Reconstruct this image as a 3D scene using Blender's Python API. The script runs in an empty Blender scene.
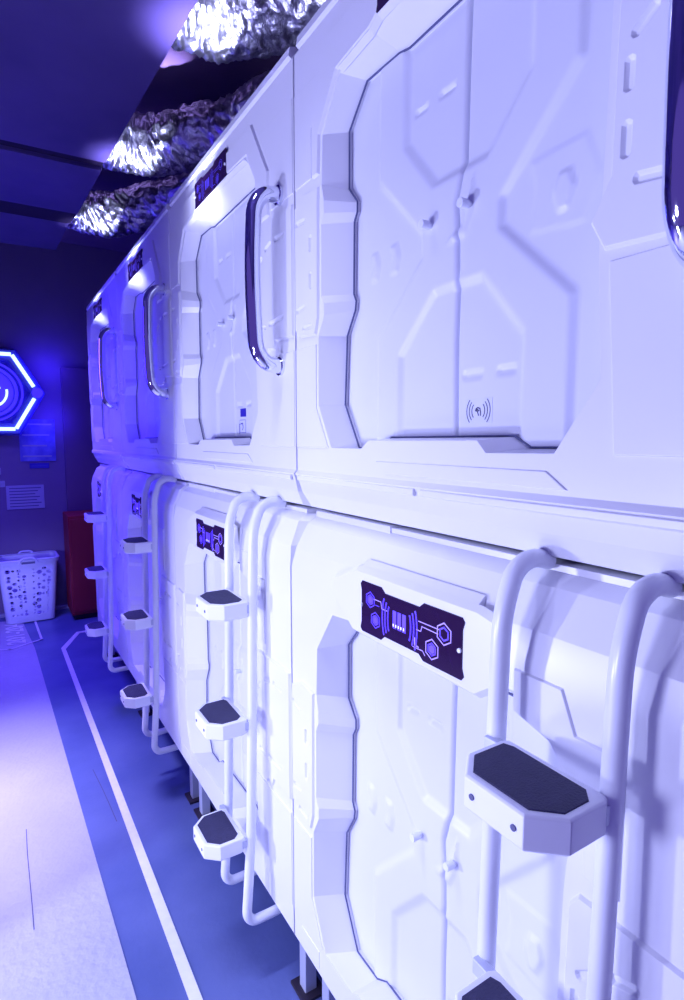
import bpy, bmesh, math, random
import numpy as np
from mathutils import Vector, Matrix, noise
from mathutils.geometry import tessellate_polygon
random.seed(7)
C = bpy.context.scene.collection
SC = bpy.context.scene

# ------------------------------------------------------------------ camera
F_PX = 570.0; V_X = -16.0; HOR = 438.5; EYE = 1.715
pitch = math.atan((500 - HOR) / F_PX)
yaw = math.atan((342 - V_X) * math.cos(pitch) / F_PX)
cam = bpy.data.objects.new('camera', bpy.data.cameras.new('camera'))
C.objects.link(cam); SC.camera = cam
cam.location = (0, 0, EYE)
cam.rotation_euler = (math.pi / 2 - pitch, 0, -yaw)
cam.data.sensor_fit = 'VERTICAL'; cam.data.sensor_height = 36.0
cam.data.lens = F_PX / 1000 * 36.0
cam.data.clip_start = 0.02

# ------------------------------------------------------------------ world, exposure, lights
SC.view_settings.view_transform = 'Standard'; SC.view_settings.look = 'None'
SC.view_settings.gamma = 1.0; SC.view_settings.use_curve_mapping = False
SC.view_settings.exposure = 0.08
w = bpy.data.worlds.new('world'); SC.world = w; w.use_nodes = True
bg = w.node_tree.nodes['Background']
bg.inputs[0].default_value = (0.105, 0.065, 0.43, 1); bg.inputs[1].default_value = 0.75

def area_light(name, loc, target, sx, sy, power, color, spread=180):
    l = bpy.data.lights.new(name, 'AREA'); l.shape = 'RECTANGLE'; l.size = sx; l.size_y = sy
    l.energy = power; l.color = color; l.spread = math.radians(spread)
    o = bpy.data.objects.new(name, l); C.objects.link(o); o.location = loc
    o.rotation_euler = (Vector(target) - Vector(loc)).to_track_quat('-Z', 'Y').to_euler()
    return o
def square_spot(name, loc, az, half, power, color, size=0.03, tilt=0.0):
    """added unseen spot: a square beam aimed along azimuth az (degrees from +X)"""
    l = bpy.data.lights.new(name, 'SPOT'); l.energy = power; l.color = color; l.shadow_soft_size = size
    l.spot_size = math.radians(2 * half); l.spot_blend = 0.0; l.use_square = True
    o = bpy.data.objects.new(name, l); C.objects.link(o); o.location = loc
    d = Vector((math.cos(math.radians(az)), math.sin(math.radians(az)), -math.tan(math.radians(tilt))))
    o.rotation_euler = d.to_track_quat('-Z', 'Y').to_euler()
    return o
LAV = (0.57, 0.60, 1.0); BLU = (0.05, 0.02, 1.0)
def edge_az(x, y, half, yb=2.487): return math.degrees(math.atan2(yb - y, 0.70 - x)) - half
square_spot('side_cutoff_fill', (-1.25, 2.00, 0.95), edge_az(-1.25, 2.00, 62, 2.56), 62, 112, LAV, 0.06)  # added unseen spot; its square edge ends the pale light after the second capsule
square_spot('low_bounce_fill', (-1.20, 1.55, 0.25), edge_az(-1.20, 1.55, 70, 2.56), 70, 34, LAV, 0.20)  # added low fill, stands in for light bounced off the floor
square_spot('near_front_fill', (-1.20, 0.95, 1.30), edge_az(-1.20, 0.95, 75, 2.56), 75, 92, LAV, 0.20)  # added unseen fill for the near capsule fronts
area_light('ceiling_lamp', (-0.05, 1.20, 3.05), (0.42, 1.20, 0), 0.12, 0.9, 7, LAV, 60)
area_light('aisle_downlight', (-0.50, 2.9, 3.05), (-0.30, 2.95, 0), 0.25, 0.8, 17, (0.62, 0.56, 1.0), 46)
area_light('blue_light', (-0.9, 4.0, 2.1), (0.7, 3.7, 1.7), 0.5, 1.4, 17, BLU, 84)
area_light('blue_floor_fill', (-0.15, 4.9, 3.05), (0.1, 4.9, 0), 0.5, 0.6, 32, (0.14, 0.08, 1.0), 100)  # added blue fill to brighten the far floor
area_light('basket_fill', (-0.7, 3.4, 0.9), (0.24, 6.0, 0.35), 0.3, 0.3, 0.9, (0.34, 0.34, 1.0), 22)  # added fill aimed at the basket, no fixture behind it
for y_, p_ in ((2.05, 2.0), (3.15, 2.1), (4.25, 1.9)):
    area_light('duct_fill', (-0.12, y_ - 0.1, 0.10), (0.73, y_, 3.10), 0.12, 0.12, p_, LAV, 8)  # added unseen beams that brighten the duct undersides

# ------------------------------------------------------------------ materials
def mat(name, col, rough=0.5, metal=0.0, emis=None, estr=0.0, spec=0.5, coat=0.0):
    m = bpy.data.materials.new(name); m.use_nodes = True
    b = m.node_tree.nodes['Principled BSDF']
    b.inputs['Base Color'].default_value = (*col, 1); b.inputs['Roughness'].default_value = rough
    b.inputs['Metallic'].default_value = metal; b.inputs['Specular IOR Level'].default_value = spec
    b.inputs['Coat Weight'].default_value = coat
    if emis:
        b.inputs['Emission Color'].default_value = (*emis, 1); b.inputs['Emission Strength'].default_value = estr
    return m
def noisy(name, c1, c2, scale=3.0, rough=0.5, bump=0.0, bscale=40.0, spec=0.5, metal=0.0, detail=4.0):
    m = mat(name, c1, rough, metal, spec=spec); nt = m.node_tree; b = nt.nodes['Principled BSDF']
    tc = nt.nodes.new('ShaderNodeTexCoord')
    n = nt.nodes.new('ShaderNodeTexNoise'); n.inputs['Scale'].default_value = scale; n.inputs['Detail'].default_value = detail
    r = nt.nodes.new('ShaderNodeValToRGB'); r.color_ramp.elements[0].position = 0.35; r.color_ramp.elements[1].position = 0.65
    r.color_ramp.elements[0].color = (*c1, 1); r.color_ramp.elements[1].color = (*c2, 1)
    nt.links.new(tc.outputs['Object'], n.inputs['Vector']); nt.links.new(n.outputs['Fac'], r.inputs['Fac'])
    nt.links.new(r.outputs['Color'], b.inputs['Base Color'])
    if bump:
        n2 = nt.nodes.new('ShaderNodeTexNoise'); n2.inputs['Scale'].default_value = bscale; n2.inputs['Detail'].default_value = 6
        bp = nt.nodes.new('ShaderNodeBump'); bp.inputs['Strength'].default_value = bump; bp.inputs['Distance'].default_value = 0.02
        nt.links.new(tc.outputs['Object'], n2.inputs['Vector']); nt.links.new(n2.outputs['Fac'], bp.inputs['Height'])
        nt.links.new(bp.outputs['Normal'], b.inputs['Normal'])
    return m
M = {}
M['shell'] = noisy('white_capsule_plastic', (0.80, 0.81, 0.87), (0.84, 0.85, 0.90), 1.5, 0.34)
M['door'] = noisy('white_door_plastic', (0.74, 0.76, 0.87), (0.78, 0.80, 0.89), 1.5, 0.38)
M['enamel'] = noisy('white_enamel_tube', (0.82, 0.85, 0.93), (0.85, 0.88, 0.95), 6, 0.28)
M['step'] = mat('white_step_plastic', (0.86, 0.88, 0.96), 0.35)
M['pad'] = noisy('dark_rubber_tread', (0.030, 0.028, 0.085), (0.036, 0.034, 0.10), 60, 0.7, 0.3, 300)
M['chrome'] = mat('chrome', (0.80, 0.82, 0.92), 0.07, 1.0)
M['steel'] = mat('painted_steel_leg', (0.55, 0.58, 0.72), 0.4, 0.2)
M['trim'] = mat('dark_beam_paint', (0.03, 0.02, 0.06), 0.8, spec=0.1)
M['gapline'] = mat('dark_blue_gap_shade', (0.10, 0.11, 0.24), 0.6)  # dark colour for the shaded crack around the door
M['black'] = mat('dark_rubber', (0.02, 0.012, 0.03), 0.6)
M['glass'] = mat('display_glass', (0.028, 0.010, 0.045), 0.06, 0, spec=0.7)
M['glow'] = mat('display_blue_light', (0.05, 0.03, 0.5), 0.4, 0, (0.09, 0.04, 1.0), 1.3)
M['glowline'] = mat('display_line_light', (0.2, 0.15, 0.6), 0.4, 0, (0.38, 0.28, 1.0), 1.0)
M['glowdim'] = mat('display_dim_light', (0.05, 0.03, 0.3), 0.4, 0, (0.09, 0.05, 1.0), 0.3)
M['glowdot'] = mat('display_white_dot', (0.7, 0.7, 0.9), 0.4, 0, (0.8, 0.8, 1.0), 1.0)
M['floor'] = noisy('blue_slate_floor', (0.085, 0.120, 0.33), (0.135, 0.175, 0.42), 2.2, 0.38, 0.05, 60, detail=8)
M['path'] = noisy('pale_textured_floor', (0.46, 0.46, 0.60), (0.52, 0.52, 0.66), 2.0, 0.5, 0.35, 30)
M['tape'] = noisy('white_tape', (0.82, 0.83, 0.90), (0.88, 0.88, 0.93), 30, 0.45)
M['mark'] = mat('white_floor_paint', (0.85, 0.86, 0.95), 0.5)
M['wall'] = noisy('dark_wall_paint', (0.19, 0.14, 0.29), (0.22, 0.16, 0.33), 1.2, 0.7)
M['dark'] = mat('dark_void_paint', (0.17, 0.10, 0.24), 0.8)
M['ceil'] = noisy('ceiling_panel_paint', (0.085, 0.062, 0.22), (0.12, 0.085, 0.28), 1.4, 0.8, spec=0.1)
M['red'] = mat('red_lacquer', (0.30, 0.01, 0.03), 0.5)
M['redp'] = mat('red_plastic', (0.5, 0.01, 0.04), 0.4)
M['basket'] = mat('pale_basket_plastic', (0.60, 0.62, 0.85), 0.45)
M['ink'] = mat('dark_print_ink', (0.10, 0.10, 0.22), 0.6)
M['paper'] = mat('pale_paper', (0.42, 0.42, 0.62), 0.7)
M['poster'] = noisy('blue_poster_print', (0.10, 0.10, 0.55), (0.22, 0.25, 0.75), 9, 0.5)
M['neon'] = mat('neon_tube', (0.6, 0.8, 0.9), 0.3, 0, (0.55, 0.80, 1.0), 1.6)
M['hexb'] = mat('blue_lamp_housing', (0.10, 0.10, 0.75), 0.35)
M['hexg'] = mat('blue_lamp_glow', (0.05, 0.04, 0.5), 0.4, 0, (0.06, 0.03, 1.0), 0.9)
M['sticker'] = mat('pale_sticker', (0.74, 0.77, 0.93), 0.5)
M['bluesq'] = mat('dark_blue_print', (0.03, 0.02, 0.45), 0.5)

def foil_material():
    m = mat('aluminium_foil', (0.90, 0.90, 0.96), 0.34, 1.0); nt = m.node_tree; b = nt.nodes['Principled BSDF']
    tc = nt.nodes.new('ShaderNodeTexCoord')
    v = nt.nodes.new('ShaderNodeTexVoronoi'); v.inputs['Scale'].default_value = 17
    n = nt.nodes.new('ShaderNodeTexNoise'); n.inputs['Scale'].default_value = 45; n.inputs['Detail'].default_value = 5
    mx = nt.nodes.new('ShaderNodeMath'); mx.operation = 'ADD'
    bp = nt.nodes.new('ShaderNodeBump'); bp.inputs['Strength'].default_value = 0.38; bp.inputs['Distance'].default_value = 0.02
    nt.links.new(tc.outputs['Object'], v.inputs['Vector']); nt.links.new(tc.outputs['Object'], n.inputs['Vector'])
    nt.links.new(v.outputs['Distance'], mx.inputs[0]); nt.links.new(n.outputs['Fac'], mx.inputs[1])
    nt.links.new(mx.outputs[0], bp.inputs['Height']); nt.links.new(bp.outputs['Normal'], b.inputs['Normal'])
    return m
M['foil'] = foil_material()

# ------------------------------------------------------------------ helpers
def obj(name, verts, faces, m, parent=None, mi=None, bevel=0.0, smooth=False, seg=2, solid=0.0, lim=28):
    """verts in the parent's frame"""
    me = bpy.data.meshes.new(name); me.from_pydata([tuple(v) for v in verts], [], faces)
    if mi: me.polygons.foreach_set('material_index', mi)
    me.update()
    bm = bmesh.new(); bm.from_mesh(me)
    bmesh.ops.remove_doubles(bm, verts=bm.verts, dist=1e-5)
    bmesh.ops.recalc_face_normals(bm, faces=bm.faces)
    bm.to_mesh(me); bm.free()
    for q_ in (m if isinstance(m, (list, tuple)) else [m]): me.materials.append(q_)
    o = bpy.data.objects.new(name, me); C.objects.link(o)
    if parent: o.parent = parent
    if solid:
        s = o.modifiers.new('thickness', 'SOLIDIFY'); s.thickness = solid; s.offset = 0
    if bevel:
        b = o.modifiers.new('bevel', 'BEVEL'); b.width = bevel; b.segments = seg; b.limit_method = 'ANGLE'
        b.angle_limit = math.radians(lim); b.harden_normals = True; b.use_clamp_overlap = True
    if bevel or smooth:
        for p in me.polygons: p.use_smooth = True
    if smooth and not bevel:
        me.set_sharp_from_angle(angle=math.radians(50))
    return o
def thing(name, label, cat, loc, group=None):
    o = bpy.data.objects.new(name, None); C.objects.link(o); o.location = loc; o.empty_display_size = 0.1
    tag(o, label, cat, group); return o
def tag(o, label, cat, group=None):
    o['label'] = label; o['category'] = cat
    if group: o['group'] = group
    return o
def copy_tree(o, parent=None):
    c = o.copy(); C.objects.link(c); c.parent = parent
    for ch in list(o.children): copy_tree(ch, c)
    return c
class MB:
    def __init__(s): s.v = []; s.f = []; s.mi = []; s.cur = 0
    def add(s, vs, fs):
        n = len(s.v); s.v += [tuple(v) for v in vs]; s.f += [tuple(i + n for i in f) for f in fs]; s.mi += [s.cur] * len(fs)
    def box(s, a, b):
        x0, y0, z0 = a; x1, y1, z1 = b
        s.add([(x0,y0,z0),(x1,y0,z0),(x1,y1,z0),(x0,y1,z0),(x0,y0,z1),(x1,y0,z1),(x1,y1,z1),(x0,y1,z1)],
              [(0,3,2,1),(4,5,6,7),(0,1,5,4),(1,2,6,5),(2,3,7,6),(3,0,4,7)])
    def loft(s, loops, cap0=False, cap1=False, closed=True):
        n = len(loops[0]); vs = [p for l in loops for p in l]; fs = []
        for i in range(len(loops) - 1):
            for j in range(n if closed else n - 1):
                k = (j + 1) % n
                fs.append((i*n+j, i*n+k, (i+1)*n+k, (i+1)*n+j))
        if cap0: fs.append(tuple(range(n))[::-1])
        if cap1: fs.append(tuple(range((len(loops)-1)*n, len(loops)*n)))
        s.add(vs, fs)
    def tube(s, pts, r, n=12, cap=True):
        pts = [Vector(p) for p in pts]; loops = []
        up = None
        for i, p in enumerate(pts):
            t = (pts[min(i+1, len(pts)-1)] - pts[max(i-1, 0)]).normalized()
            if up is None:
                up = Vector((0, 1, 0)) if abs(t.y) < 0.9 else Vector((1, 0, 0))
            a = (up - t * up.dot(t)).normalized(); up = a; b = t.cross(a)
            rr = r[i] if isinstance(r, (list, tuple)) else r
            loops.append([p + (a * math.cos(2*math.pi*k/n) + b * math.sin(2*math.pi*k/n)) * rr for k in range(n)])
        s.loft(loops, cap, cap)
    def build(s, name, m, parent=None, **k): return obj(name, s.v, s.f, m, parent, mi=s.mi, **k)
class Sub:
    """writes into another builder under a given material slot"""
    def __init__(s, mb, k): s.mb = mb; s.k = k
    def add(s, vs, fs): s.mb.cur = s.k; s.mb.add(vs, fs); s.mb.cur = 0
def inset(loop, d):
    """miter inset of a 2D loop, positive = inwards (any winding)"""
    n = len(loop); A = sum(loop[i][0]*loop[(i+1)%n][1] - loop[(i+1)%n][0]*loop[i][1] for i in range(n))
    sg = 1 if A > 0 else -1; out = []
    for i in range(n):
        p0, p1, p2 = Vector(loop[i-1]), Vector(loop[i]), Vector(loop[(i+1) % n])
        e1 = (p1 - p0).normalized(); e2 = (p2 - p1).normalized()
        n1 = Vector((-e1.y, e1.x)) * sg; n2 = Vector((-e2.y, e2.x)) * sg
        m = n1 + n2
        if m.length < 1e-6: m = n1
        m = m.normalized(); c = max(0.35, m.dot(n1)); q = p1 + m * (d / c); out.append((q.x, q.y))
    return out
def tess(mb, loops2, f):
    """fill a 2D polygon (first loop) minus holes; f maps 2D -> 3D"""
    vs = [[Vector((p[0], p[1], 0)) for p in l] for l in loops2]
    tri = tessellate_polygon(vs); flat = [p for l in loops2 for p in l]
    mb.add([f(p[0], p[1]) for p in flat], [tuple(t) for t in tri])
def round_path(pts, r, n=6):
    pts = [Vector(p) for p in pts]; out = [pts[0]]
    for i in range(1, len(pts) - 1):
        a = (pts[i-1] - pts[i]); b = (pts[i+1] - pts[i]); d = min(r, a.length * .49, b.length * .49)
        p0 = pts[i] + a.normalized() * d; p2 = pts[i] + b.normalized() * d
        for k in range(n + 1):
            t = k / n; out.append(p0*(1-t)**2 + pts[i]*2*t*(1-t) + p2*t*t)
    out.append(pts[-1]); return out

# ------------------------------------------------------------------ the setting
def struct(name, mb, m, **k):
    o = mb.build(name, m, **k); o['kind'] = 'structure'; return o
m_ = MB(); m_.box((-1.8, -2.6, -0.05), (3.2, 6.5, 0.0)); struct('floor', m_, M['floor'])
# pale walkway strip beside the blue floor
m_ = MB(); tess(m_, [[(-1.75, -2.5), (0.33, -2.5), (0.2995, 1.66), (0.257, 5.18), (0.205, 6.1), (-1.75, 6.1)]], lambda x, y: (x, y, 0.003))
o = struct('floor', m_, M['path'])
m_ = MB(); m_.box((-1.8, 6.3, 0), (3.2, 6.45, 3.7)); struct('wall_far', m_, M['wall'])
m_ = MB(); m_.box((-1.8, -2.6, 3.6), (3.2, 6.5, 3.7)); struct('ceiling', m_, M['dark'])
m_ = MB(); m_.box((3.1, -2.6, 0), (3.2, 6.5, 3.7)); struct('wall_right', m_, M['dark'])
m_ = MB(); m_.box((-1.8, 2.45, 0), (-1.7, 6.5, 3.7)); struct('wall_left', m_, M['wall'])
# dark recessed doorway strip right of the notice wall
m_ = MB(); m_.box((0.67, 6.22, 0), (1.6, 6.3, 2.40)); struct('door_1', m_, M['dark'])
m_ = MB(); m_.box((-1.8, 6.26, 0.0), (0.72, 6.3, 0.03)); struct('baseboard_far', m_, M['paper'])

# dropped soffit over the aisle
E0 = (0.735, 0.0); E1 = (0.655, 1.91); E2 = (0.607, 3.06); E3 = (0.572, 4.1); E4 = (0.555, 4.75)
def soffit(loop, z0, z1, m, name='ceiling'):
    mb = MB(); mb.loft([[(x, y, z0) for x, y in loop], [(x, y, z1) for x, y in loop]], True, True)
    return struct(name, mb, m)
soffit([(-1.8, -2.6), (0.80, -2.6), E0, E1, E2, (0.601, 3.22), (-1.8, 3.3)], 3.10, 3.16, M['ceil'])
soffit([(-1.8, 3.40), (0.597, 3.32), (0.572, 4.02), (-1.8, 4.06)], 3.10, 3.16, M['ceil'])
soffit([(-1.8, 3.2), (0.60, 3.2), (0.60, 3.36), (-1.8, 3.44)], 3.12, 3.18, M['trim'], 'trim_1')
soffit([(-1.8, 4.06), (0.572, 4.02), (0.56, 4.25), (-1.8, 4.3)], 3.11, 3.18, M['trim'], 'trim_2')
soffit([(-1.8, 4.3), (0.56, 4.25), (0.54, 4.95), (-1.8, 5.1)], 3.13, 3.18, M['ceil'])

# ------------------------------------------------------------------ capsules
P = 1.13; YB = 1.355; CX = 1.70
XU = 0.704; XL = 0.683          # front planes of upper and lower capsules
def zmap(z): return 1.065 + (z - 2.306) * 1.13
OPEN = [((.18,1.692),(.219,1.692)), ((.305,1.692),(.31,1.692)), ((.332,1.71),(.35,1.716)), ((.656,1.712),(.69,1.718)),
        ((.677,1.691),(.725,1.699)), ((.811,1.693),(.80,1.70)), ((.88,1.793),(.882,1.80)), ((.869,1.955),(.882,1.955)),
        ((.874,2.30),(.882,2.30)), ((.887,2.45),(.885,2.43)), ((.831,2.529),(.84,2.488)), ((.702,2.535),(.70,2.488)),
        ((.372,2.533),(.395,2.484)), ((.345,2.52),(.362,2.492)), ((.218,2.509),(.246,2.496)), ((.142,2.414),(.173,2.421)),
        ((.137,2.306),(.173,2.294)), ((.146,2.268),(.207,2.255)), ((.147,2.240),(.207,2.234)), ((.134,2.218),(.195,2.215)),
        ((.133,2.055),(.193,2.053)), ((.146,2.035),(.203,2.035)), ((.146,2.008),(.200,2.015)), ((.119,1.962),(.165,1.961)),
        ((.118,1.797),(.156,1.797))]
XD = 0.762                      # door plane
def V(u, x, z, org): return (x - org[0], -u - org[1], z - org[2])

def shell(upper, org, zm):
    mb = MB(); X = XU if upper else XL
    f2 = lambda x: (lambda u, z: V(u, x, z, org))
    A = [(a[0], zm(a[1])) for a, b in OPEN]; B = [(b[0], zm(b[1])) for a, b in OPEN]
    uL, uR = 0.004, P - 0.004
    if upper:
        lo, hi = 1.632, 2.655
        rows = [(1.523,.80,.022),(1.526,.765,.022),(1.534,.735,.020),(1.572,.714,.010),(1.612,.702,.004),(1.622,.696,.0),(1.632,X,0)]
        rows2 = [(2.655,X,0),(2.668,.712,.002),(2.682,.738,.004),(2.684,.80,.004)]
    else:
        lo, hi = .285, 1.372
        rows = [(.250,.80,.0),(.250,.735,.0),(.262,.694,.0),(.285,X,0)]
        rows2 = [(1.372,X,0),(1.425,.692,.012),(1.490,.722,.022),(1.508,.748,.026),(1.512,.80,.026)]
    # front plane with the door opening
    tess(mb, [[(uL, lo), (uR, lo), (uR, hi), (uL, hi)], A], f2(X))
    mb.loft([[V(u, X, z, org) for u, z in A], [V(u, XD - .001, z, org) for u, z in B], [V(u, XD + .03, z, org) for u, z in B]])
    for rr in (rows, rows2):
        mb.loft([[V(uL + i, x, z, org), V(uR - i, x, z, org)] for z, x, i in rr], closed=False)
    # sides, roof, bottom, back
    allr = rows + rows2
    for side in (0, 1):
        us = lambda i: (uL + i) if side == 0 else (uR - i)
        ub = 0.004 if side == 0 else P - 0.004
        mb.loft([[V(us(i), x, z, org) for z, x, i in allr],
                 [V(ub, min(2.8, x + .035), z, org) for z, x, i in allr],
                 [V(ub, 2.8, z, org) for z, x, i in allr]], closed=False)
    zt, zb = allr[-1][0], allr[0][0]
    for z, i in ((zt, allr[-1][2]), (zb, allr[0][2])):
        mb.add([V(uL+i, .80, z, org), V(uR-i, .80, z, org), V(.004+0*i, .835, z, org), V(P-.004, .835, z, org), V(.004, 2.8, z, org), V(P-.004, 2.8, z, org)],
               [(0,1,3,2),(2,3,5,4)])
    mb.add([V(.004,2.8,zb,org),V(P-.004,2.8,zb,org),V(P-.004,2.8,zt,org),V(.004,2.8,zt,org)], [(0,1,2,3)])
    def plate(loop, h, bev, base=X, holes=None):
        top = inset(loop, bev)
        mb.loft([[V(u, base + .001, z, org) for u, z in loop], [V(u, base - h, z, org) for u, z in top]])
        tess(mb, [top] + (holes or []), f2(base - h))
        for hl in (holes or []):
            ins = inset(hl, .0042); fl = base - h + min(.0055, h + .001)
            mb.loft([[V(u, base - h, z, org) for u, z in hl], [V(u, fl, z, org) for u, z in ins]]); tess(mb, [ins], f2(fl))
    def bar(p, q, wdt, h=.008):
        p, q = Vector(p), Vector(q); d = (q - p).normalized(); nn = Vector((-d.y, d.x)) * wdt / 2
        plate([tuple(p - nn), tuple(q - nn), tuple(q + nn), tuple(p + nn)], h, wdt * .3)
    S = lambda pts: [(u, zm(z)) for u, z in pts]
    # raised centre plate around the door head
    if upper:
        plate(S([(.155,2.612),(.872,2.612),(.982,2.444),(.982,2.325),(.905,2.325),(.893,2.45),(.836,2.537),(.70,2.543),(.368,2.541),(.34,2.528),(.212,2.517),(.135,2.417),(.13,2.33),(.098,2.33),(.098,2.452)]), .007, .005)
        plate(S([(.006,2.557),(.158,2.557),(.096,2.455),(.094,2.33),(.006,2.33)][:3] + [(.092,2.45),(.092,2.335),(.006,2.335)]), .003, .002)
        plate(S([(.915,2.563),(1.124,2.563),(1.124,2.335),(.988,2.335),(.988,2.448)]), .003, .002)
        # sloped rim rail along the roof edge
        mb.loft([[V(u, .712, 2.660, org), V(u, .700, 2.668, org), V(u, .704, 2.690, org), V(u, .722, 2.696, org), V(u, .74, 2.68, org)] for u in (.02, P-.02)], True, True)
        # hood lip over the door
        mb.loft([[V(a[0], X - .010, a[1], org), V(a[0], X + .004, a[1] - .008, org), V(a[0], X + .004, a[1] + .018, org), V(a[0], X - .006, a[1] + .006, org)]
                 for a in ((.225,2.513),(.345,2.522),(.372,2.535),(.70,2.537),(.828,2.531))], True, True)
    # handle zone plates (right end, and left end continuing the neighbour's), with recessed slots
    def slot(p, q, wdt=.015):
        p, q = Vector(p), Vector(q); d = (q - p).normalized(); nn = Vector((-d.y, d.x)) * wdt / 2; e = d * .004
        return [(a.x, zm(a.y)) for a in (p - nn, q - nn, q - nn*.4 + e, q + nn*.4 + e, q + nn, p + nn, p + nn*.4 - e, p - nn*.4 - e)]
    SR = [((.908,2.204),(.934,2.224)), ((.904,2.178),(.904,2.144)), ((.904,2.104),(.904,2.066)), ((.919,2.0335),(.9535,2.0285)),
          ((.958,2.240),(.992,2.250)), ((1.02,2.251),(1.072,2.249)), ((.980,2.034),(1.065,2.039))]
    SL = [((.018,2.250),(.062,2.247)), ((.090,2.202),(.090,2.170)), ((.090,2.118),(.090,2.082)), ((.018,2.037),(.058,2.042)), ((.05,1.990),(.095,1.990))]
    plate(S([(.855,2.0),(.878,1.958),(.968,1.953),(.978,1.965),(1.006,1.960),(1.016,1.982),(1.124,1.978),(1.124,2.312),(.90,2.312),(.884,2.29),(.882,2.20),(.882,2.05)]), .006, .005, holes=[slot(*a) for a in SR])
    plate(S([(.006,1.982),(.016,1.990),(.028,1.970),(.112,1.965),(.126,2.004),(.128,2.225),(.128,2.262),(.130,2.306),(.058,2.313),(.006,2.292)]), .006, .005, holes=[slot(*a) for a in SL])
    # lower side plates with the thin ledge line
    plate(S([(.905,1.692),(1.124,1.692),(1.124,1.945),(.885,1.945)]), .003, .002)
    plate(S([(.006,1.692),(.17,1.692),(.112,1.79),(.112,1.945),(.006,1.945)]), .003, .002)
    if upper:
        # bottom rim bands
        plate([(.36,1.668),(.40,1.640),(.84,1.640),(.80,1.668)][::-1], .003, .002)
        for a, b in ((.02,.50),(.52,P-.02)):
            mb.loft([[V(u, .700, 1.603, org), V(u, .694, 1.607, org), V(u, .694, 1.617, org), V(u, .700, 1.621, org)] for u in (a, b)], True, True)
    else:
        # housing plate for the display above the door
        plate([(.225,1.352),(.27,1.325),(.32,1.286),(.70,1.280),(.742,1.310),(.762,1.372),(.745,1.430),(.70,1.440),(.335,1.440),(.235,1.400)], .012, .010, base=X)
        mb.loft([[V(u, .671, 1.428, org), V(u, .700, 1.4535, org), V(u, .70, 1.42, org)] for u in (.345, .69)], True, True)
        plate([(.006,1.045),(.118,1.043),(.10,.972),(.006,.975)], .003, .002)
        # closing lip under the upper capsule, left of the open slot
        mb.box(V(.36, .746, 1.500, org), V(.03, .80, 1.5225, org)); mb.box(V(1.10, .750, 1.500, org), V(.36, .80, 1.5195, org))
        # right-hand stepped panels
        plate([(.77,1.36),(.86,1.36),(.885,1.30),(.96,1.30),(.96,1.10),(.905,1.10),(.895,1.20),(.84,1.27),(.77,1.29)], .004, .003)
        plate([(.05,.352),(.15,.352),(.15,.30),(.05,.30)], .002, .002)
    return mb

# door leaves: a dense height field with raised shields
def sdf(px, pz, poly):
    poly = np.array(poly); n = len(poly); d = np.full(px.shape, 1e9); ins = np.zeros(px.shape, bool)
    for i in range(n):
        a = poly[i]; b = poly[(i+1) % n]; e = b - a; wx = px - a[0]; wz = pz - a[1]
        t = np.clip((wx*e[0] + wz*e[1]) / (e @ e), 0, 1)
        d = np.minimum(d, np.hypot(wx - e[0]*t, wz - e[1]*t))
        c = (a[1] > pz) != (b[1] > pz)
        with np.errstate(divide='ignore', invalid='ignore'):
            xi = (b[0]-a[0]) * (pz-a[1]) / (b[1]-a[1] + 1e-12) + a[0]
        ins ^= c & (px < xi)
    return np.where(ins, d, -d)
def raised(px, pz, poly, h, bev):
    d = sdf(px, pz, poly); t = np.clip(d / bev, 0, 1); t = t*t*(3-2*t); return h * t
mir = lambda pts: [(1.08 - u, z) for u, z in pts]
SHIELDT = [(.372,2.62),(.372,2.30),(.467,2.19),(.613,2.19),(.708,2.29),(.708,2.62)]
SHIELDB = [(.36,1.60),(.36,1.893),(.472,2.008),(.608,2.008),(.708,1.893),(.708,1.60)]
SIDE = [(.05,2.7),(.298,2.7),(.300,2.268),(.446,2.122),(.446,2.068),(.298,1.930),(.298,1.6),(.05,1.6)]
def small(u0, u1, z0, z1): return [(u0, z0), (u1, z0), (u1, z1), (u0, z1)]
def door_height(u, z):
    h = raised(u, z, SHIELDT, .009, .020) + raised(u, z, SHIELDB, .009, .020)
    h = np.maximum(h, raised(u, z, SIDE, .009, .018)); h = -np.maximum(h, raised(u, z, mir(SIDE), .009, .018))
    for a in [small(.402,.443,2.350,2.364), small(.475,.522,2.351,2.365), small(.553,.606,1.823,1.839), small(.638,.682,1.824,1.840)]:
        h -= raised(u, z, a, .006, .005)
    g = [(.250,2.066),(.262,2.095),(.250,2.128),(.280,2.126),(.290,2.095),(.280,2.062)]
    for dx, k in ((0, 1), (.072, 1)):
        h += raised(u, z, [(p+dx, q) for p, q in g], .005*k, .006)
    h += raised(u, z, [(.752,2.058),(.773,2.057),(.787,2.09),(.776,2.118),(.753,2.118),(.742,2.09)], .005, .006)
    h += raised(u, z, [(.694,2.155),(.707,2.113),(.705,2.067),(.695,2.041),(.80,2.03),(.83,2.09),(.80,2.16)], .002, .006)
    h += raised(u, z, [(.505,2.075),(.535,2.10),(.552,2.10),(.56,2.13),(.575,2.18),(.585,2.18),(.578,2.11),(.562,2.075)], .005, .008)
    return h
SEAM = [(1.60,.541),(1.90,.535),(1.985,.537),(2.02,.543),(2.10,.541),(2.15,.536),(2.195,.549),(2.40,.551),(2.60,.556)]
def seam_u(z): return np.interp(z, [s[0] for s in SEAM], [s[1] for s in SEAM])
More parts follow.
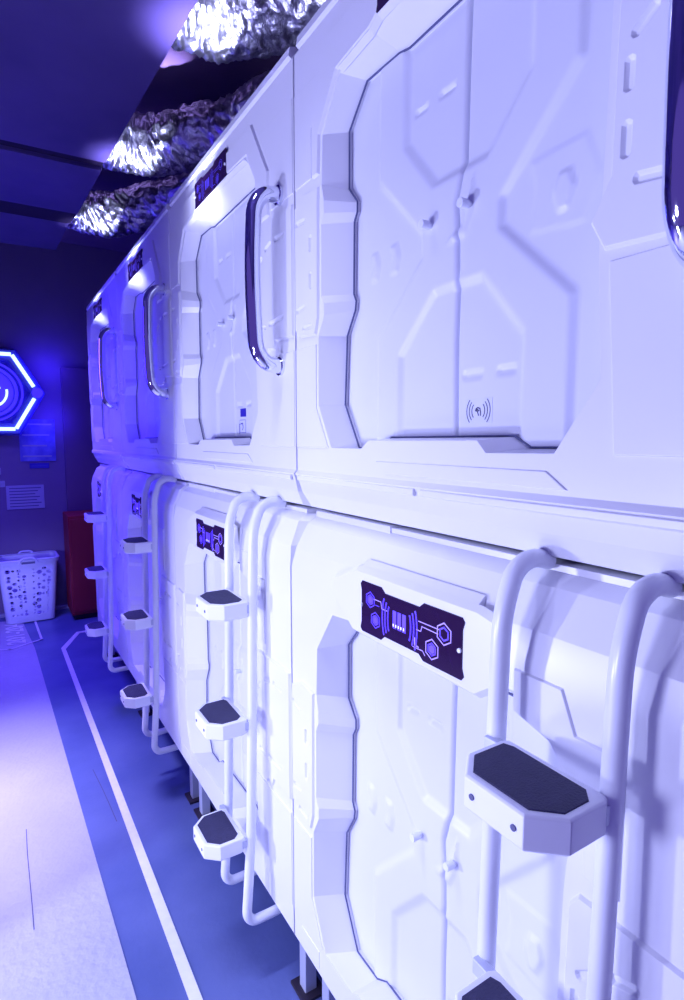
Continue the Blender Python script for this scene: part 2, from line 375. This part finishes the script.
def leaf_mesh(side, org, zm):
    z0, z1 = 1.675, 2.525; nz = 170; nu = 76
    zs = np.linspace(z0, z1, nz); s = np.linspace(0, 1, nu)
    s = np.where(s < 0, s, s)
    Z, Sg = np.meshgrid(zs, s, indexing='ij'); sm = seam_u(Z)
    if side == 0: U = .145 + (sm - .0022 - .145) * Sg; dist = sm - U
    else: U = (sm + .0022) + (.90 - sm - .0022) * Sg; dist = U - sm
    Hh = door_height(U, Z)
    edge = np.clip(1 - (dist - .0022) / .007, 0, 1); Hh = Hh - .006 * edge**2
    X = XD - .004 - Hh
    vs = [V(U[i, j], X[i, j], float(zm(Z[i, j])), org) for i in range(nz) for j in range(nu)]
    fs = [(i*nu+j, i*nu+j+1, (i+1)*nu+j+1, (i+1)*nu+j) for i in range(nz-1) for j in range(nu-1)]
    n0 = len(vs); cor = []
    # rim going back
    rim = [(0, j) for j in range(nu)] + [(i, nu-1) for i in range(1, nz)] + [(nz-1, j) for j in range(nu-2, -1, -1)] + [(i, 0) for i in range(nz-2, 0, -1)]
    for i, j in rim: vs.append(V(U[i, j], XD + .030, float(zm(Z[i, j])), org))
    L = len(rim)
    for k in range(L):
        a = rim[k]; b = rim[(k+1) % L]
        fs.append((a[0]*nu+a[1], b[0]*nu+b[1], n0+(k+1) % L, n0+k))
    return vs, fs

def ribbon(mb, pts, wd, fx, closed=False):
    """flat strip following 2D points"""
    n = len(pts); seq = range(n if closed else n - 1)
    for i in seq:
        p, q = Vector(pts[i]), Vector(pts[(i+1) % n]); d = (q - p)
        if d.length < 1e-7: continue
        d.normalize(); nn = Vector((-d.y, d.x)) * wd/2; p = p - d*wd*.4; q = q + d*wd*.4
        mb.add([fx(*(p-nn)), fx(*(q-nn)), fx(*(q+nn)), fx(*(p+nn))], [(0,1,2,3)])
def display(root, org, u0, u1, z0, z1, x, lit=1.0):
    W, Hh = u1 - u0, z1 - z0
    q = lambda a, b: (u0 + a*W, z0 + b*Hh)
    loop = [q(*p) for p in [(.02,0),(.24,0),(.28,.09),(.62,.09),(.66,0),(.98,0),(1,.07),(.985,.20),(.985,.80),(1,.93),(.98,1),(.66,1),(.62,.91),(.28,.91),(.24,1),(.02,1),(0,.93),(.012,.80),(.012,.20),(0,.07)]]
    mb = MB(); f = lambda xx: (lambda u, z: V(u, xx, z, org))
    mb.loft([[f(x+.0035)(*p) for p in loop], [f(x)(*p) for p in inset(loop, .0008)]], True, False); tess(mb, [inset(loop, .0008)], f(x))
    r = Hh / W
    hexa = lambda cx, cy, R: [q(cx + R*math.cos(math.radians(60*k+30))*r, cy + R*math.sin(math.radians(60*k+30))) for k in range(6)]
    fx = f(x - .0006)
    g, gl, gd = Sub(mb, 1), Sub(mb, 2), Sub(mb, 3)
    for cx, cy, R, t in [(.12,.68,.15,0), (.18,.33,.15,0), (.84,.62,.18,1), (.74,.28,.17,1)]:
        ribbon(gl if t else g, hexa(cx, cy, R), .0022, fx, True); ribbon(g, hexa(cx, cy, R*.6), .003, fx, True)
        if not (cx > .8): tess(g, [hexa(cx, cy, R*.45)], fx)
    ribbon(gl, [q(.16,.72),(q(.24,.72)),(q(.25,.60)),(q(.31,.60))], .0018, fx); ribbon(g, [q(.18,.62),(q(.22,.62))], .0016, fx)
    ribbon(gl, [q(.62,.66),q(.80,.66)], .0018, fx); ribbon(gl, [q(.60,.50),q(.64,.50),q(.65,.59),q(.79,.58)], .0018, fx)
    ribbon(gl, [q(.585,.34),q(.585,.22),q(.62,.21)], .0026, fx); ribbon(gl, [q(.57,.18),q(.66,.18),q(.68,.12)], .0018, fx)
    for s_, c in ((-1, .40), (1, .46)):
        for k, R in enumerate((.26, .33, .40)):
            arc = [q(c + s_*(.06 + .022*k + R*.10*math.cos(a)), .47 + R*math.sin(a)) for a in np.linspace(-.95, .95, 9)]
            ribbon(g, arc, .0042, fx)
    for k in range(3):
        c = .385 + k*.048
        tess(g, [[q(c-.018,.34), q(c+.018,.34), q(c+.018,.66), q(c-.018,.66)]], fx)
    for k in range(5):
        c = .375 + k*.026; tess(gd, [[q(c-.005,.37), q(c+.005,.37), q(c+.005,.42), q(c-.005,.42)]], f(x - .0010))
    pan = mb.build('display_panel', [M['glass']] + ([M['glow'], M['glowline'], M['glowdot']] if lit else [M['glowdim']] * 3), root)
    pan['label'] = 'dark glass display with notched edges and glowing blue line graphics'
    for a in (.015, .965):
        s = MB(); c = q(a, .47 if a > .5 else .52)
        s.loft([[f(x+.001)(c[0]+.0045*math.cos(t), c[1]+.0045*math.sin(t)) for t in np.linspace(0, 2*math.pi, 12, endpoint=False)],
                [f(x-.003)(c[0]+.0040*math.cos(t), c[1]+.0040*math.sin(t)) for t in np.linspace(0, 2*math.pi, 12, endpoint=False)]], True, True)
        s.build('screw', M['step'], pan, smooth=True)
    return pan
def knob(leaf, org, u, z):
    mb = MB(); mb.tube([V(u, XD+.008, z, org), V(u, XD-.010, z, org), V(u, XD-.012, z, org), V(u, XD-.030, z, org)], [.0065, .0065, .0085, .0085], 18)
    return mb.build('door_knob', M['enamel'], leaf, bevel=.0015)

def make_capsule(upper):
    zm = (lambda z: z) if upper else zmap
    zb = 1.523 if upper else 0.0
    org = (CX, -P/2, zb)
    root = thing('sleeping_capsule', '', 'capsule', (CX, YB - P/2, zb))
    sh = shell(upper, org, zm).build('shell', M['shell'], root, bevel=.0025, lim=11)
    leaves = []
    sl = MB(); lb = [(b[0], zm(b[1])) for a, b in OPEN]  # thin dark ring drawn for the shaded crack between jamb and door
    sl.loft([[V(u, XD - .0035, z, org) for u, z in inset(lb, -.001)], [V(u, XD - .0062, z, org) for u, z in inset(lb, .0005)],
             [V(u, XD - .0062, z, org) for u, z in inset(lb, .0028)], [V(u, XD - .0030, z, org) for u, z in inset(lb, .0032)]])
    sl.build('door_gap_line', M['gapline'], root)
    for s in (0, 1):
        vs, fs = leaf_mesh(s, org, zm)
        lf = obj('door_leaf', vs, fs, M['door'], root, smooth=True); leaves.append(lf)
    knob(leaves[0], org, .466, zm(2.124)); knob(leaves[1], org, .572, zm(2.128))
    if upper:
        display(root, org, .365, .685, 2.535, 2.625, XU - .0085, 0)
        hb = MB(); path = [(.70,1.047,2.356),(.655,1.047,2.352),(.628,1.047,2.315),(.623,1.047,2.22),(.621,1.047,2.133),(.623,1.047,2.05),(.628,1.047,1.952),(.655,1.047,1.915),(.70,1.047,1.911)]
        pts = round_path([V(u, x, z, org) for x, u, z in path], .05, 5)
        hb.tube(pts, .0205, 24)
        for z in (2.356, 1.911):
            hb.tube([V(1.047, XU, z, org), V(1.047, XU-.010, z, org)], .025, 24)
        hd = hb.build('grab_handle', M['chrome'], root, smooth=True); hd['label'] = 'long curved chrome grab handle'
    else:
        display(root, org, .358, .674, 1.302, 1.414, XL - .0135)
        for u, xx in ((.07,.765),(1.06,.765),(.07,2.6),(1.06,2.6)):
            lm = MB(); lm.box(V(u+.02, xx-.02, .008, org), V(u-.02, xx+.02, .262, org))
            lg = lm.build('leg', M['steel'], root, bevel=.003)
            fm = MB(); fm.box(V(u+.045, xx-.04, 0.0, org), V(u-.045, xx+.04, .010, org))
            fm.build('foot_plate', M['black'], lg, bevel=.002)
    return root, leaves
# reader stickers (only where the photo shows them)
def reader_mark(leaf, org):
    mb = MB(); x = XD + .0038; f = lambda u, z: V(u, x, z, org)
    c = (.5965, 1.765)
    for s in (-1, 1):
        for k in range(3):
            R = .016 + .0065*k
            ribbon(mb, [(c[0] + s*R*1.0*math.cos(a), c[1] + R*1.05*math.sin(a)) for a in np.linspace(-.72, .72, 9)], .0017, f)
    ribbon(mb, [(c[0]-.006, c[1]+.004), (c[0]-.001, c[1]+.006), (c[0]+.004, c[1]+.004), (c[0]+.006, c[1]-.002), (c[0]+.006, c[1]-.008)], .0022, f)
    ribbon(mb, [(c[0]-.007, c[1]+.002), (c[0]-.002, c[1]-.001), (c[0]+.001, c[1]-.008)], .0022, f)
    ribbon(mb, [(c[0]-.007, c[1]), (c[0]-.003, c[1]+.003), (c[0]+.002, c[1])], .0022, f)
    st = MB(); st.box(V(.630, x+.0005, 1.742, org), V(.563, x+.004, 1.788, org))
    s = st.build('card_reader_sticker', M['sticker'], leaf)
    mb2 = mb.build('card_reader_symbol', M['ink'], leaf)
def picture_stickers(leaf, org):
    x = XD + .0038
    a = MB(); a.box(V(.636, x, 1.790, org), V(.588, x+.004, 1.818, org)); a.build('blue_sticker', M['bluesq'], leaf)
    b = MB(); b.box(V(.636, x, 1.732, org), V(.578, x+.004, 1.782, org)); b.build('instruction_sticker', M['sticker'], leaf)
    f = lambda u, z: V(u, x-.0004, z, org)
    c = MB(); ribbon(c, [(.582,1.735),(.582,1.779),(.633,1.779),(.633,1.735)], .0015, f, True); ribbon(c, [(.59,1.765),(.605,1.768),(.612,1.755),(.606,1.745)], .004, f)
    ribbon(c, [(.579,1.732),(.580,1.765)], .005, f)
    c.build('instruction_print', M['bluesq'], leaf)

UPL = ['upper white capsule nearest the camera, card reader symbol on its right door leaf',
       'upper white capsule, second from camera, blue square sticker low on its door',
       'upper capsule, third from camera, bathed in blue light',
       'upper capsule at the far end of the row, nearest the dark wall']
LOL = ['lower white capsule nearest the camera, large glowing display on its door head',
       'lower white capsule, second from camera, between the two nearest ladders',
       'lower capsule, third from camera, behind the third ladder',
       'lower capsule at the far end, by the bent end of the tape line']
up0, upleaves = make_capsule(True); lo0, _ = make_capsule(False)
ups = [up0] + [copy_tree(up0) for _ in range(3)]; los = [lo0] + [copy_tree(lo0) for _ in range(3)]
for k in range(4):
    for r, L in ((ups[k], UPL), (los[k], LOL)):
        r.location.y = YB - P/2 + P*k; r['label'] = L[k]; r['group'] = 'sleeping capsules stacked two high'
orgU = (CX, -P/2, 1.523)
def right_leaf(root): return [c for c in root.children if c.name.startswith('door_leaf')][1]
reader_mark(upleaves[1], orgU)
[c for c in up0.children if c.name.startswith('grab_handle')][0].location.y = .030
lv = sorted([c for c in ups[1].children if c.name.startswith('door_leaf')], key=lambda c: c.data.vertices[5].co.y)
picture_stickers(lv[0], orgU)

# ------------------------------------------------------------------ ladders
def make_ladder():
    org = (.64, -.88, 0)
    root = thing('ladder', '', 'ladder', (.64, YB - .88, 0))
    for u in (.777, .967):
        mb = MB()
        path = [(.745,1.524),(.705,1.534),(.668,1.518),(.644,1.45),(.640,1.30),(.632,.9),(.621,.5),(.603,.255),(.622,.228),(.69,.226),(.75,.232)]
        mb.tube(round_path([V(u, x, z, org) for x, z in path], .045, 6), .0148, 18)
        mb.build('rail', M['enamel'], root, smooth=True)
    for zt, dx in ((1.245, 0), (.890, -.012), (.520, -.028)):
        uo, ui, x0, x1 = .806, .975, .510 + dx, .628 + dx
        loop = [(uo+.006, x1), (uo, x1-.012), (uo, x0+.040), (uo+.036, x0), (ui-.036, x0), (ui, x0+.040), (ui, x1-.012), (ui-.006, x1)]
        L = lambda lp, z: [V(u, x, z, org) for u, x in lp]
        mb = MB(); mb.loft([L(inset(loop, .006), zt-.050), L(loop, zt-.044), L(loop, zt-.003), L(inset(loop, .003), zt)], True, True)
        st = mb.build('step', M['step'], root, bevel=.0015)
        pad = [(uo+.011, x1-.018), (uo+.011, x0+.042), (uo+.039, x0+.012), (ui-.039, x0+.012), (ui-.011, x0+.042), (ui-.011, x1-.030), (ui-.026, x1-.014), (uo+.026, x1-.012)]
        pm = MB(); pm.loft([L(pad, zt-.001), L(inset(pad, .0008), zt+.002)], True, True); pm.build('tread_pad', M['pad'], st)
        for u in (uo+.050, ui-.050):
            bm_ = MB(); bm_.tube([V(u, x0+.001, zt-.024, org), V(u, x0-.0015, zt-.024, org)], .0042, 14); bm_.build('bolt', M['ink'], st, smooth=True)
        for a_, b_ in ((.974, .956), (.820, .772)):
            br = MB(); br.box(V(a_, .618 + dx, zt-.036, org), V(b_, .634 + dx, zt-.010, org))
            br.build('bracket', M['steel'], st, bevel=.002)
    return root
LL = ['white tubular ladder nearest the camera, with dark-topped steps cropped at the bottom edge',
      'white tubular ladder, second from camera, all three chunky steps in view',
      'white tubular ladder, third from camera, in front of blue-lit capsules',
      'white tubular ladder at the far end of the row, smallest in view']
lad = make_ladder(); lads = [lad] + [copy_tree(lad) for _ in range(3)]
for k, o in enumerate(lads):
    o.location.y = YB - .88 + P*k; o['label'] = LL[k]; o['group'] = 'ladders hooked on the capsule row'
for st_, dz in zip([c for c in lads[0].children if c.name.startswith('step')], (.032, .022, 0)): st_.location.z = dz

# ------------------------------------------------------------------ foil ducts
def make_duct(seed):
    R = .150
    ctrl = [(-.165, .0, 0.02), (-.11, .0, 0.0), (-.02, -.02, -.012), (.10, -.08, -.015), (.20, -.19, .0), (.32, -.34, .01), (.44, -.54, .02), (.54, -.80, .03)]
    pts = []
    n = 130
    for i in range(n):
        t = i/(n-1)*(len(ctrl)-1); k = min(int(t), len(ctrl)-2); f = t-k
        p = [Vector(ctrl[max(0, min(len(ctrl)-1, k+d))]) for d in (-1, 0, 1, 2)]
        pts.append(.5*((2*p[1]) + (-p[0]+p[2])*f + (2*p[0]-5*p[1]+4*p[2]-p[3])*f*f + (-p[0]+3*p[1]-3*p[2]+p[3])*f**3))
    mb = MB(); m = 72; loops = []; up = Vector((0, 0, 1))
    for i, p in enumerate(pts):
        t = (pts[min(i+1, n-1)] - pts[max(i-1, 0)]).normalized(); a = (up - t*up.dot(t)).normalized(); b = t.cross(a); L = []
        for j in range(m):
            th = 2*math.pi*j/m
            c = Vector((math.cos(th), math.sin(th)*1.0, 0))
            q_ = Vector((i*.16 + c.y*.9, c.x*2.0, c.y*2.0 + seed))
            ridge = .016*(1 - abs(noise.noise(q_*1.3))*2.2) - .010
            q2 = Vector((i*.22 + c.x*1.6 + seed, c.x*2.2, c.y*2.2))
            nz = .010*(1 - abs(noise.noise(q2*.9))*2.4) + noise.noise(Vector((i*.08, c.x*1.4+seed, c.y*1.4)))*.020
            nz += noise.noise(Vector((i*.7, c.x*7+seed, c.y*7)))*.0015
            nz -= .10*max(0, 1 - i/9.0)**2
            r = R*(1.0 - .10*(i/n)) + ridge + nz
            L.append(p + a*c.x*r*.93 + b*c.y*r)
        loops.append(L)
    mb.loft(loops, True, True)
    return mb
for (x, y, z, lab) in [(.80, 2.18, 3.275, 'crinkled foil duct nearest the camera, largest of the silver ducts'),
                       (.80, 3.32, 3.28, 'middle crinkled foil duct hanging over the capsules'),
                       (.76, 4.50, 3.30, 'farthest and smallest of the crinkled foil ducts')]:
    mb = make_duct(y*3.1)
    o = mb.build('foil_duct', M['foil'])
    for p_ in o.data.polygons: p_.use_smooth = True
    o.location = (x, y, z); tag(o, lab, 'duct', 'foil ducts above the capsules')

# ------------------------------------------------------------------ floor tape and painted sign
def flat(name, loops, z0, z1, m, label, cat):
    mb = MB()
    for lp in loops:
        mb.loft([[(x, y, z0) for x, y in lp], [(x, y, z1) for x, y in lp]], False, True)
    o = mb.build(name, m); tag(o, label, cat); return o
flat('floor_tape', [[(.438,.4),(.475,.4),(.472,1.57),(.470,5.02),(.62,5.38),(.70,5.38),(.70,5.425),(.60,5.425),(.440,5.06),(.436,1.57)]],
     .001, .0035, M['tape'], 'long white tape line on the blue floor beside the capsules, bent at its far end', 'tape')
mb = MB()
fz = lambda x, y: (x, y, .0062)
ribbon(mb, [(.311,5.93),(.321,5.373),(.08,5.245),(-.16,5.35),(-.17,5.93)], .018, fz)
sign = thing('floor_marking', 'white painted number inside a hexagonal outline on the floor before the basket', 'floor marking', (.08, 5.6, .004))
for i in range(len(mb.v)): mb.v[i] = (mb.v[i][0]-.08, mb.v[i][1]-5.6, mb.v[i][2]-.004)
mb.build('outline', M['mark'], sign)
tc = bpy.data.curves.new('number', 'FONT'); tc.body = '201-204'; tc.size = .19; tc.extrude = .0008; tc.align_x = 'CENTER'; tc.align_y = 'CENTER'; tc.offset = .004
to = bpy.data.objects.new('number_tmp', tc); C.objects.link(to)
bpy.context.view_layer.update()
me = bpy.data.meshes.new_from_object(to.evaluated_get(bpy.context.evaluated_depsgraph_get()))
bpy.data.objects.remove(to)
me.materials.clear(); me.materials.append(M['mark']); me.name = 'painted_number'
tn = bpy.data.objects.new('painted_number', me); C.objects.link(tn); tn.parent = sign
tn.location = (.062, .06, .0022); tn.rotation_euler = (0, 0, math.pi/2)

# two thin dark scratches worn into the floor coverings
for pts, lab in (([(.383,3.06),(.391,2.94),(.397,2.85),(.404,2.70),(.409,2.57)], 'thin dark scratch on the blue floor left of the tape line'),
                 ([(.060,2.72),(.055,2.55),(.054,2.39),(.053,2.25),(.051,2.12)], 'thin dark scratch running along the pale walkway')):
    sb = MB(); z_ = .0016 if pts[0][0] > .2 else .0042
    ribbon(sb, pts, .0035, lambda x, y: (x, y, z_))
    tag(sb.build('floor_scratch', M['ink']), lab, 'scratch')

# ------------------------------------------------------------------ laundry basket
def make_basket():
    root = thing('laundry_basket', 'pale plastic laundry basket with round holes, standing by the far wall', 'basket', (.28, 6.07, 0))
    Hb = .60; wb, wt = .200, .245; db, dt = .13, .165; rc = .045
    def at(s, n):                    # half sizes at height fraction
        return (wb + (wt-wb)*s, db + (dt-db)*s)
    body = MB()
    rnd = random.Random(4)
    def panel(half, fn):
        Wd = 2*(half - rc); hole = []; grid = []
        cols = max(2, int((Wd) / .034))
        for i in range(cols):
            if cols >= 8 and i in (cols//2,): continue
            for j in range(15):
                if j % 2 and i % 3 == 1: continue
                r = rnd.choice([.007, .010, .014, .019]); cx = -Wd/2 + .02 + (Wd - .04)*i/(cols-1) + rnd.uniform(-.003, .003)
                cy = .09 + j*.030 + rnd.uniform(-.003, .003)
                if cy > .53: continue
                hole.append([(cx + r*math.cos(a), (cy + r*math.sin(a))/Hb) for a in np.linspace(0, 2*math.pi, 10, endpoint=False)])
        # remove overlapping
        keep = []
        for h in hole:
            c = np.mean(h, axis=0); r = abs(h[0][0]-c[0])
            if all(math.hypot(c[0]-k[0], (c[1]-k[1])*Hb) > r + k[2] + .003 for k in keep):
                keep.append((c[0], c[1], r, h))
        tess(body, [[(-Wd/2, 0.02), (Wd/2, 0.02), (Wd/2, 1), (-Wd/2, 1)]] + [k[3] for k in keep], fn)
    for sg in (-1, 1):
        panel(wb, lambda u, s, sg=sg: (u*(at(s,0)[0]-rc)/(wb-rc), sg*at(s,0)[1], s*Hb))
        panel(db, lambda u, s, sg=sg: (sg*at(s,0)[0], u*(at(s,0)[1]-rc)/(db-rc), s*Hb))
    for sx in (-1, 1):
        for sy in (-1, 1):
            L = []
            for s in (0.02, 1):
                W_, D_ = at(s, 0)
                L.append([(sx*(W_-rc+rc*math.cos(a)), sy*(D_-rc+rc*math.sin(a)), s*Hb) for a in np.linspace(0, math.pi/2, 7)])
            body.loft(L, closed=False)
    def ring(W_, D_, z, r=rc, n=7):
        out = []
        for cx, cy, a0 in ((1,1,0),(-1,1,90),(-1,-1,180),(1,-1,270)):
            for a in np.linspace(0, 90, n):
                t = math.radians(a0+a); out.append((cx*(W_-r)+r*math.cos(t), cy*(D_-r)+r*math.sin(t), z))
        return out
    bb = ring(wb, db, 0.012); body.add(bb, [tuple(range(len(bb)))])
    body.build('basket_body', M['basket'], root, solid=.003)
    rim = MB()
    rim.loft([ring(wt-.002, dt-.002, Hb-.034), ring(wt+.010, dt+.010, Hb-.032, rc+.014), ring(wt+.020, dt+.020, Hb+.004, rc+.02), ring(wt+.012, dt+.012, Hb+.012, rc+.012), ring(wt-.006, dt-.006, Hb+.008)])
    rim.build('rim', M['basket'], root, smooth=True)
    for sg in (-1, 1):
        g = MB(); g.tube(round_path([(-.075, sg*(dt+.018), Hb-.02), (-.05, sg*(dt+.026), Hb+.026), (.05, sg*(dt+.026), Hb+.026), (.075, sg*(dt+.018), Hb-.02)], .03), .009, 10)
        g.build('handle', M['basket'], root, smooth=True)
        s = MB(); s.box((-.055, sg*(dt+.0205)-.002, Hb-.030), (.055, sg*(dt+.0205)+.002, Hb-.012)); s.build('handle_slot', M['ink'], root)
    return root
make_basket()

# ------------------------------------------------------------------ far wall: hexagon lamp, notices, alarm, red cabinet
WY = 6.3
def hexagon(cx, cz, R, y, rot=0): return [(cx + R*math.cos(math.radians(60*k+rot)), y, cz + R*math.sin(math.radians(60*k+rot))) for k in range(6)]
hx, hz, HR = .062, 2.145, .395
hr = thing('hexagon_lamp', 'large hexagonal wall lamp with pale neon edge bars and blue glow', 'lamp', (hx, WY, hz))
mb = MB(); mb.loft([hexagon(0,0,HR*1.10,-.02), hexagon(0,0,HR*1.18,-.05), hexagon(0,0,HR*1.13,-.11), hexagon(0,0,HR*.84,-.12), hexagon(0,0,HR*.80,-.09)], True, True)
mb.build('housing', M['hexb'], hr, bevel=.006)
for k in range(6):
    a0 = math.radians(60*k+5); a1 = math.radians(60*k+55)
    p = Vector((HR*math.cos(math.radians(60*k)), -.13, HR*math.sin(math.radians(60*k)))); q = Vector((HR*math.cos(math.radians(60*k+60)), -.13, HR*math.sin(math.radians(60*k+60))))
    a, b = (.16, .985) if k in (0, 3) else ((.015, .84) if k in (2, 5) else (.015, .985))
    nb = MB(); nb.tube([p.lerp(q, a), p.lerp(q, b)], .0165, 10); nb.build('neon_bar', M['neon'], hr, smooth=True)
for sx in (0, 180):
    c = MB(); t = math.radians(sx); c.tube([(HR*.99*math.cos(t), -.11, 0), (HR*.99*math.cos(t), -.14, 0)], .048, 20); c.build('corner_disc', M['hexg'], hr, bevel=.004)
def ringmesh(R, r, y, a0=0, a1=2*math.pi, n=48):
    m = MB(); m.tube([(R*math.cos(a), y, R*math.sin(a)) for a in np.linspace(a0, a1, n)], r, 8); return m
ringmesh(HR*.68, .010, -.10).build('ring', M['hexg'], hr, smooth=True)
ringmesh(HR*.56, .014, -.10).build('ring', M['hexg'], hr, smooth=True)
c = MB(); c.tube([(0, -.08, 0), (0, -.10, 0)], HR*.5, 40); c.build('centre_disc', M['hexg'], hr)
ringmesh(HR*.36, .010, -.115, -1.0, .15, 20).build('emblem_arc', M['neon'], hr, smooth=True)
ringmesh(HR*.22, .012, -.115, .3, 4.6, 24).build('emblem_arc', M['neon'], hr, smooth=True)
for (px_, pz_) in ((.54, 2.40), (.54, 1.90)):
    l = bpy.data.lights.new('hexagon_back_light', 'POINT'); l.energy = 4.5; l.color = BLU; l.shadow_soft_size = .12
    lo_ = bpy.data.objects.new('hexagon_back_light', l); C.objects.link(lo_); lo_.location = (px_ + .02, WY-.20, pz_)

def sheet(name, x0, x1, z0, z1, m, label, cat, lines=0, group=None, ink='ink'):
    root = thing(name, label, cat, ((x0+x1)/2, WY, (z0+z1)/2), group); W_, H_ = x1-x0, z1-z0
    a = MB(); a.box((-W_/2, -.006, -H_/2), (W_/2, 0, H_/2)); a.build('sheet', m, root, bevel=.001)
    if lines:
        b = MB()
        for k in range(lines):
            z = H_*(.38 - .76*k/(max(1, lines-1))) if lines > 1 else 0
            b.box((-W_*.42, -.0068, z-H_*.018), (W_*(.42 - .2*((k*37) % 5)/5), -.006, z+H_*.018))
        b.build('print', M[ink], root)
    return root
sheet('poster', .285, .595, 1.495, 1.90, M['poster'], 'blue glossy poster on the far wall, right of the hexagon lamp', 'poster', 4, ink='paper')
sheet('caption_card', .36, .53, 1.425, 1.475, M['bluesq'], 'narrow dark caption card directly under the blue poster', 'card', 1, ink='poster')
sheet('notice', .150, .472, 1.035, 1.265, M['paper'], 'pale printed notice sheet on the far wall above the basket', 'notice', 7)
sheet('label_card', .02, .118, 1.375, 1.44, M['paper'], 'upper small card at the left edge of the photo below the hexagon lamp', 'card', 1, ink='redp')
sheet('label_card', .02, .145, 1.255, 1.315, M['paper'], 'lower small card at the left edge of the photo beside the notice', 'card', 1)
al = thing('fire_alarm', 'red wall alarm under a pale blue screen, above the hexagon lamp', 'alarm', (.06, WY, 2.90))
a = MB(); a.box((-.14, -.06, .02), (.045, 0, .20)); a.build('screen', mat('pale_blue_screen', (.15, .2, .7), .4, 0, (.10, .12, .9), .5), al, bevel=.01)
a = MB(); a.box((-.14, -.05, -.02), (.06, 0, .012)); a.build('red_shelf', M['redp'], al, bevel=.005)
a = MB(); a.tube([(0, 0, -.12), (0, -.03, -.12), (0, -.07, -.12), (0, -.09, -.12)], [.10, .10, .085, .03], 28); a.build('bell', M['redp'], al, smooth=True)
a = MB(); a.tube([(.0, -.085, -.12), (.0, -.10, -.12)], .03, 16); a.build('bell_cap', M['hexb'], al, smooth=True)
rc_ = thing('cabinet', 'dark red cabinet low at the far end beside the last capsule', 'cabinet', (.875, 5.98, 0))
a = MB(); a.box((-.26, -.20, .05), (.26, .20, 1.0)); a.build('body', M['red'], rc_, bevel=.006)
a = MB(); a.box((-.245, -.215, .09), (-.005, -.20, .97)); d = a.build('door', M['red'], rc_, bevel=.004)
h = MB(); h.tube([(-.03,-.222,.5),(-.03,-.232,.53),(-.03,-.232,.6),(-.03,-.222,.63)], .006, 8); h.build('handle', M['steel'], d, smooth=True)
a = MB(); a.box((.005, -.215, .09), (.245, -.20, .97)); d = a.build('door', M['red'], rc_, bevel=.004)
h = MB(); h.tube([(.03,-.222,.5),(.03,-.232,.53),(.03,-.232,.6),(.03,-.222,.63)], .006, 8); h.build('handle', M['steel'], d, smooth=True)
a = MB(); a.box((-.23, -.17, 0), (.23, .17, .05)); a.build('plinth', M['black'], rc_)
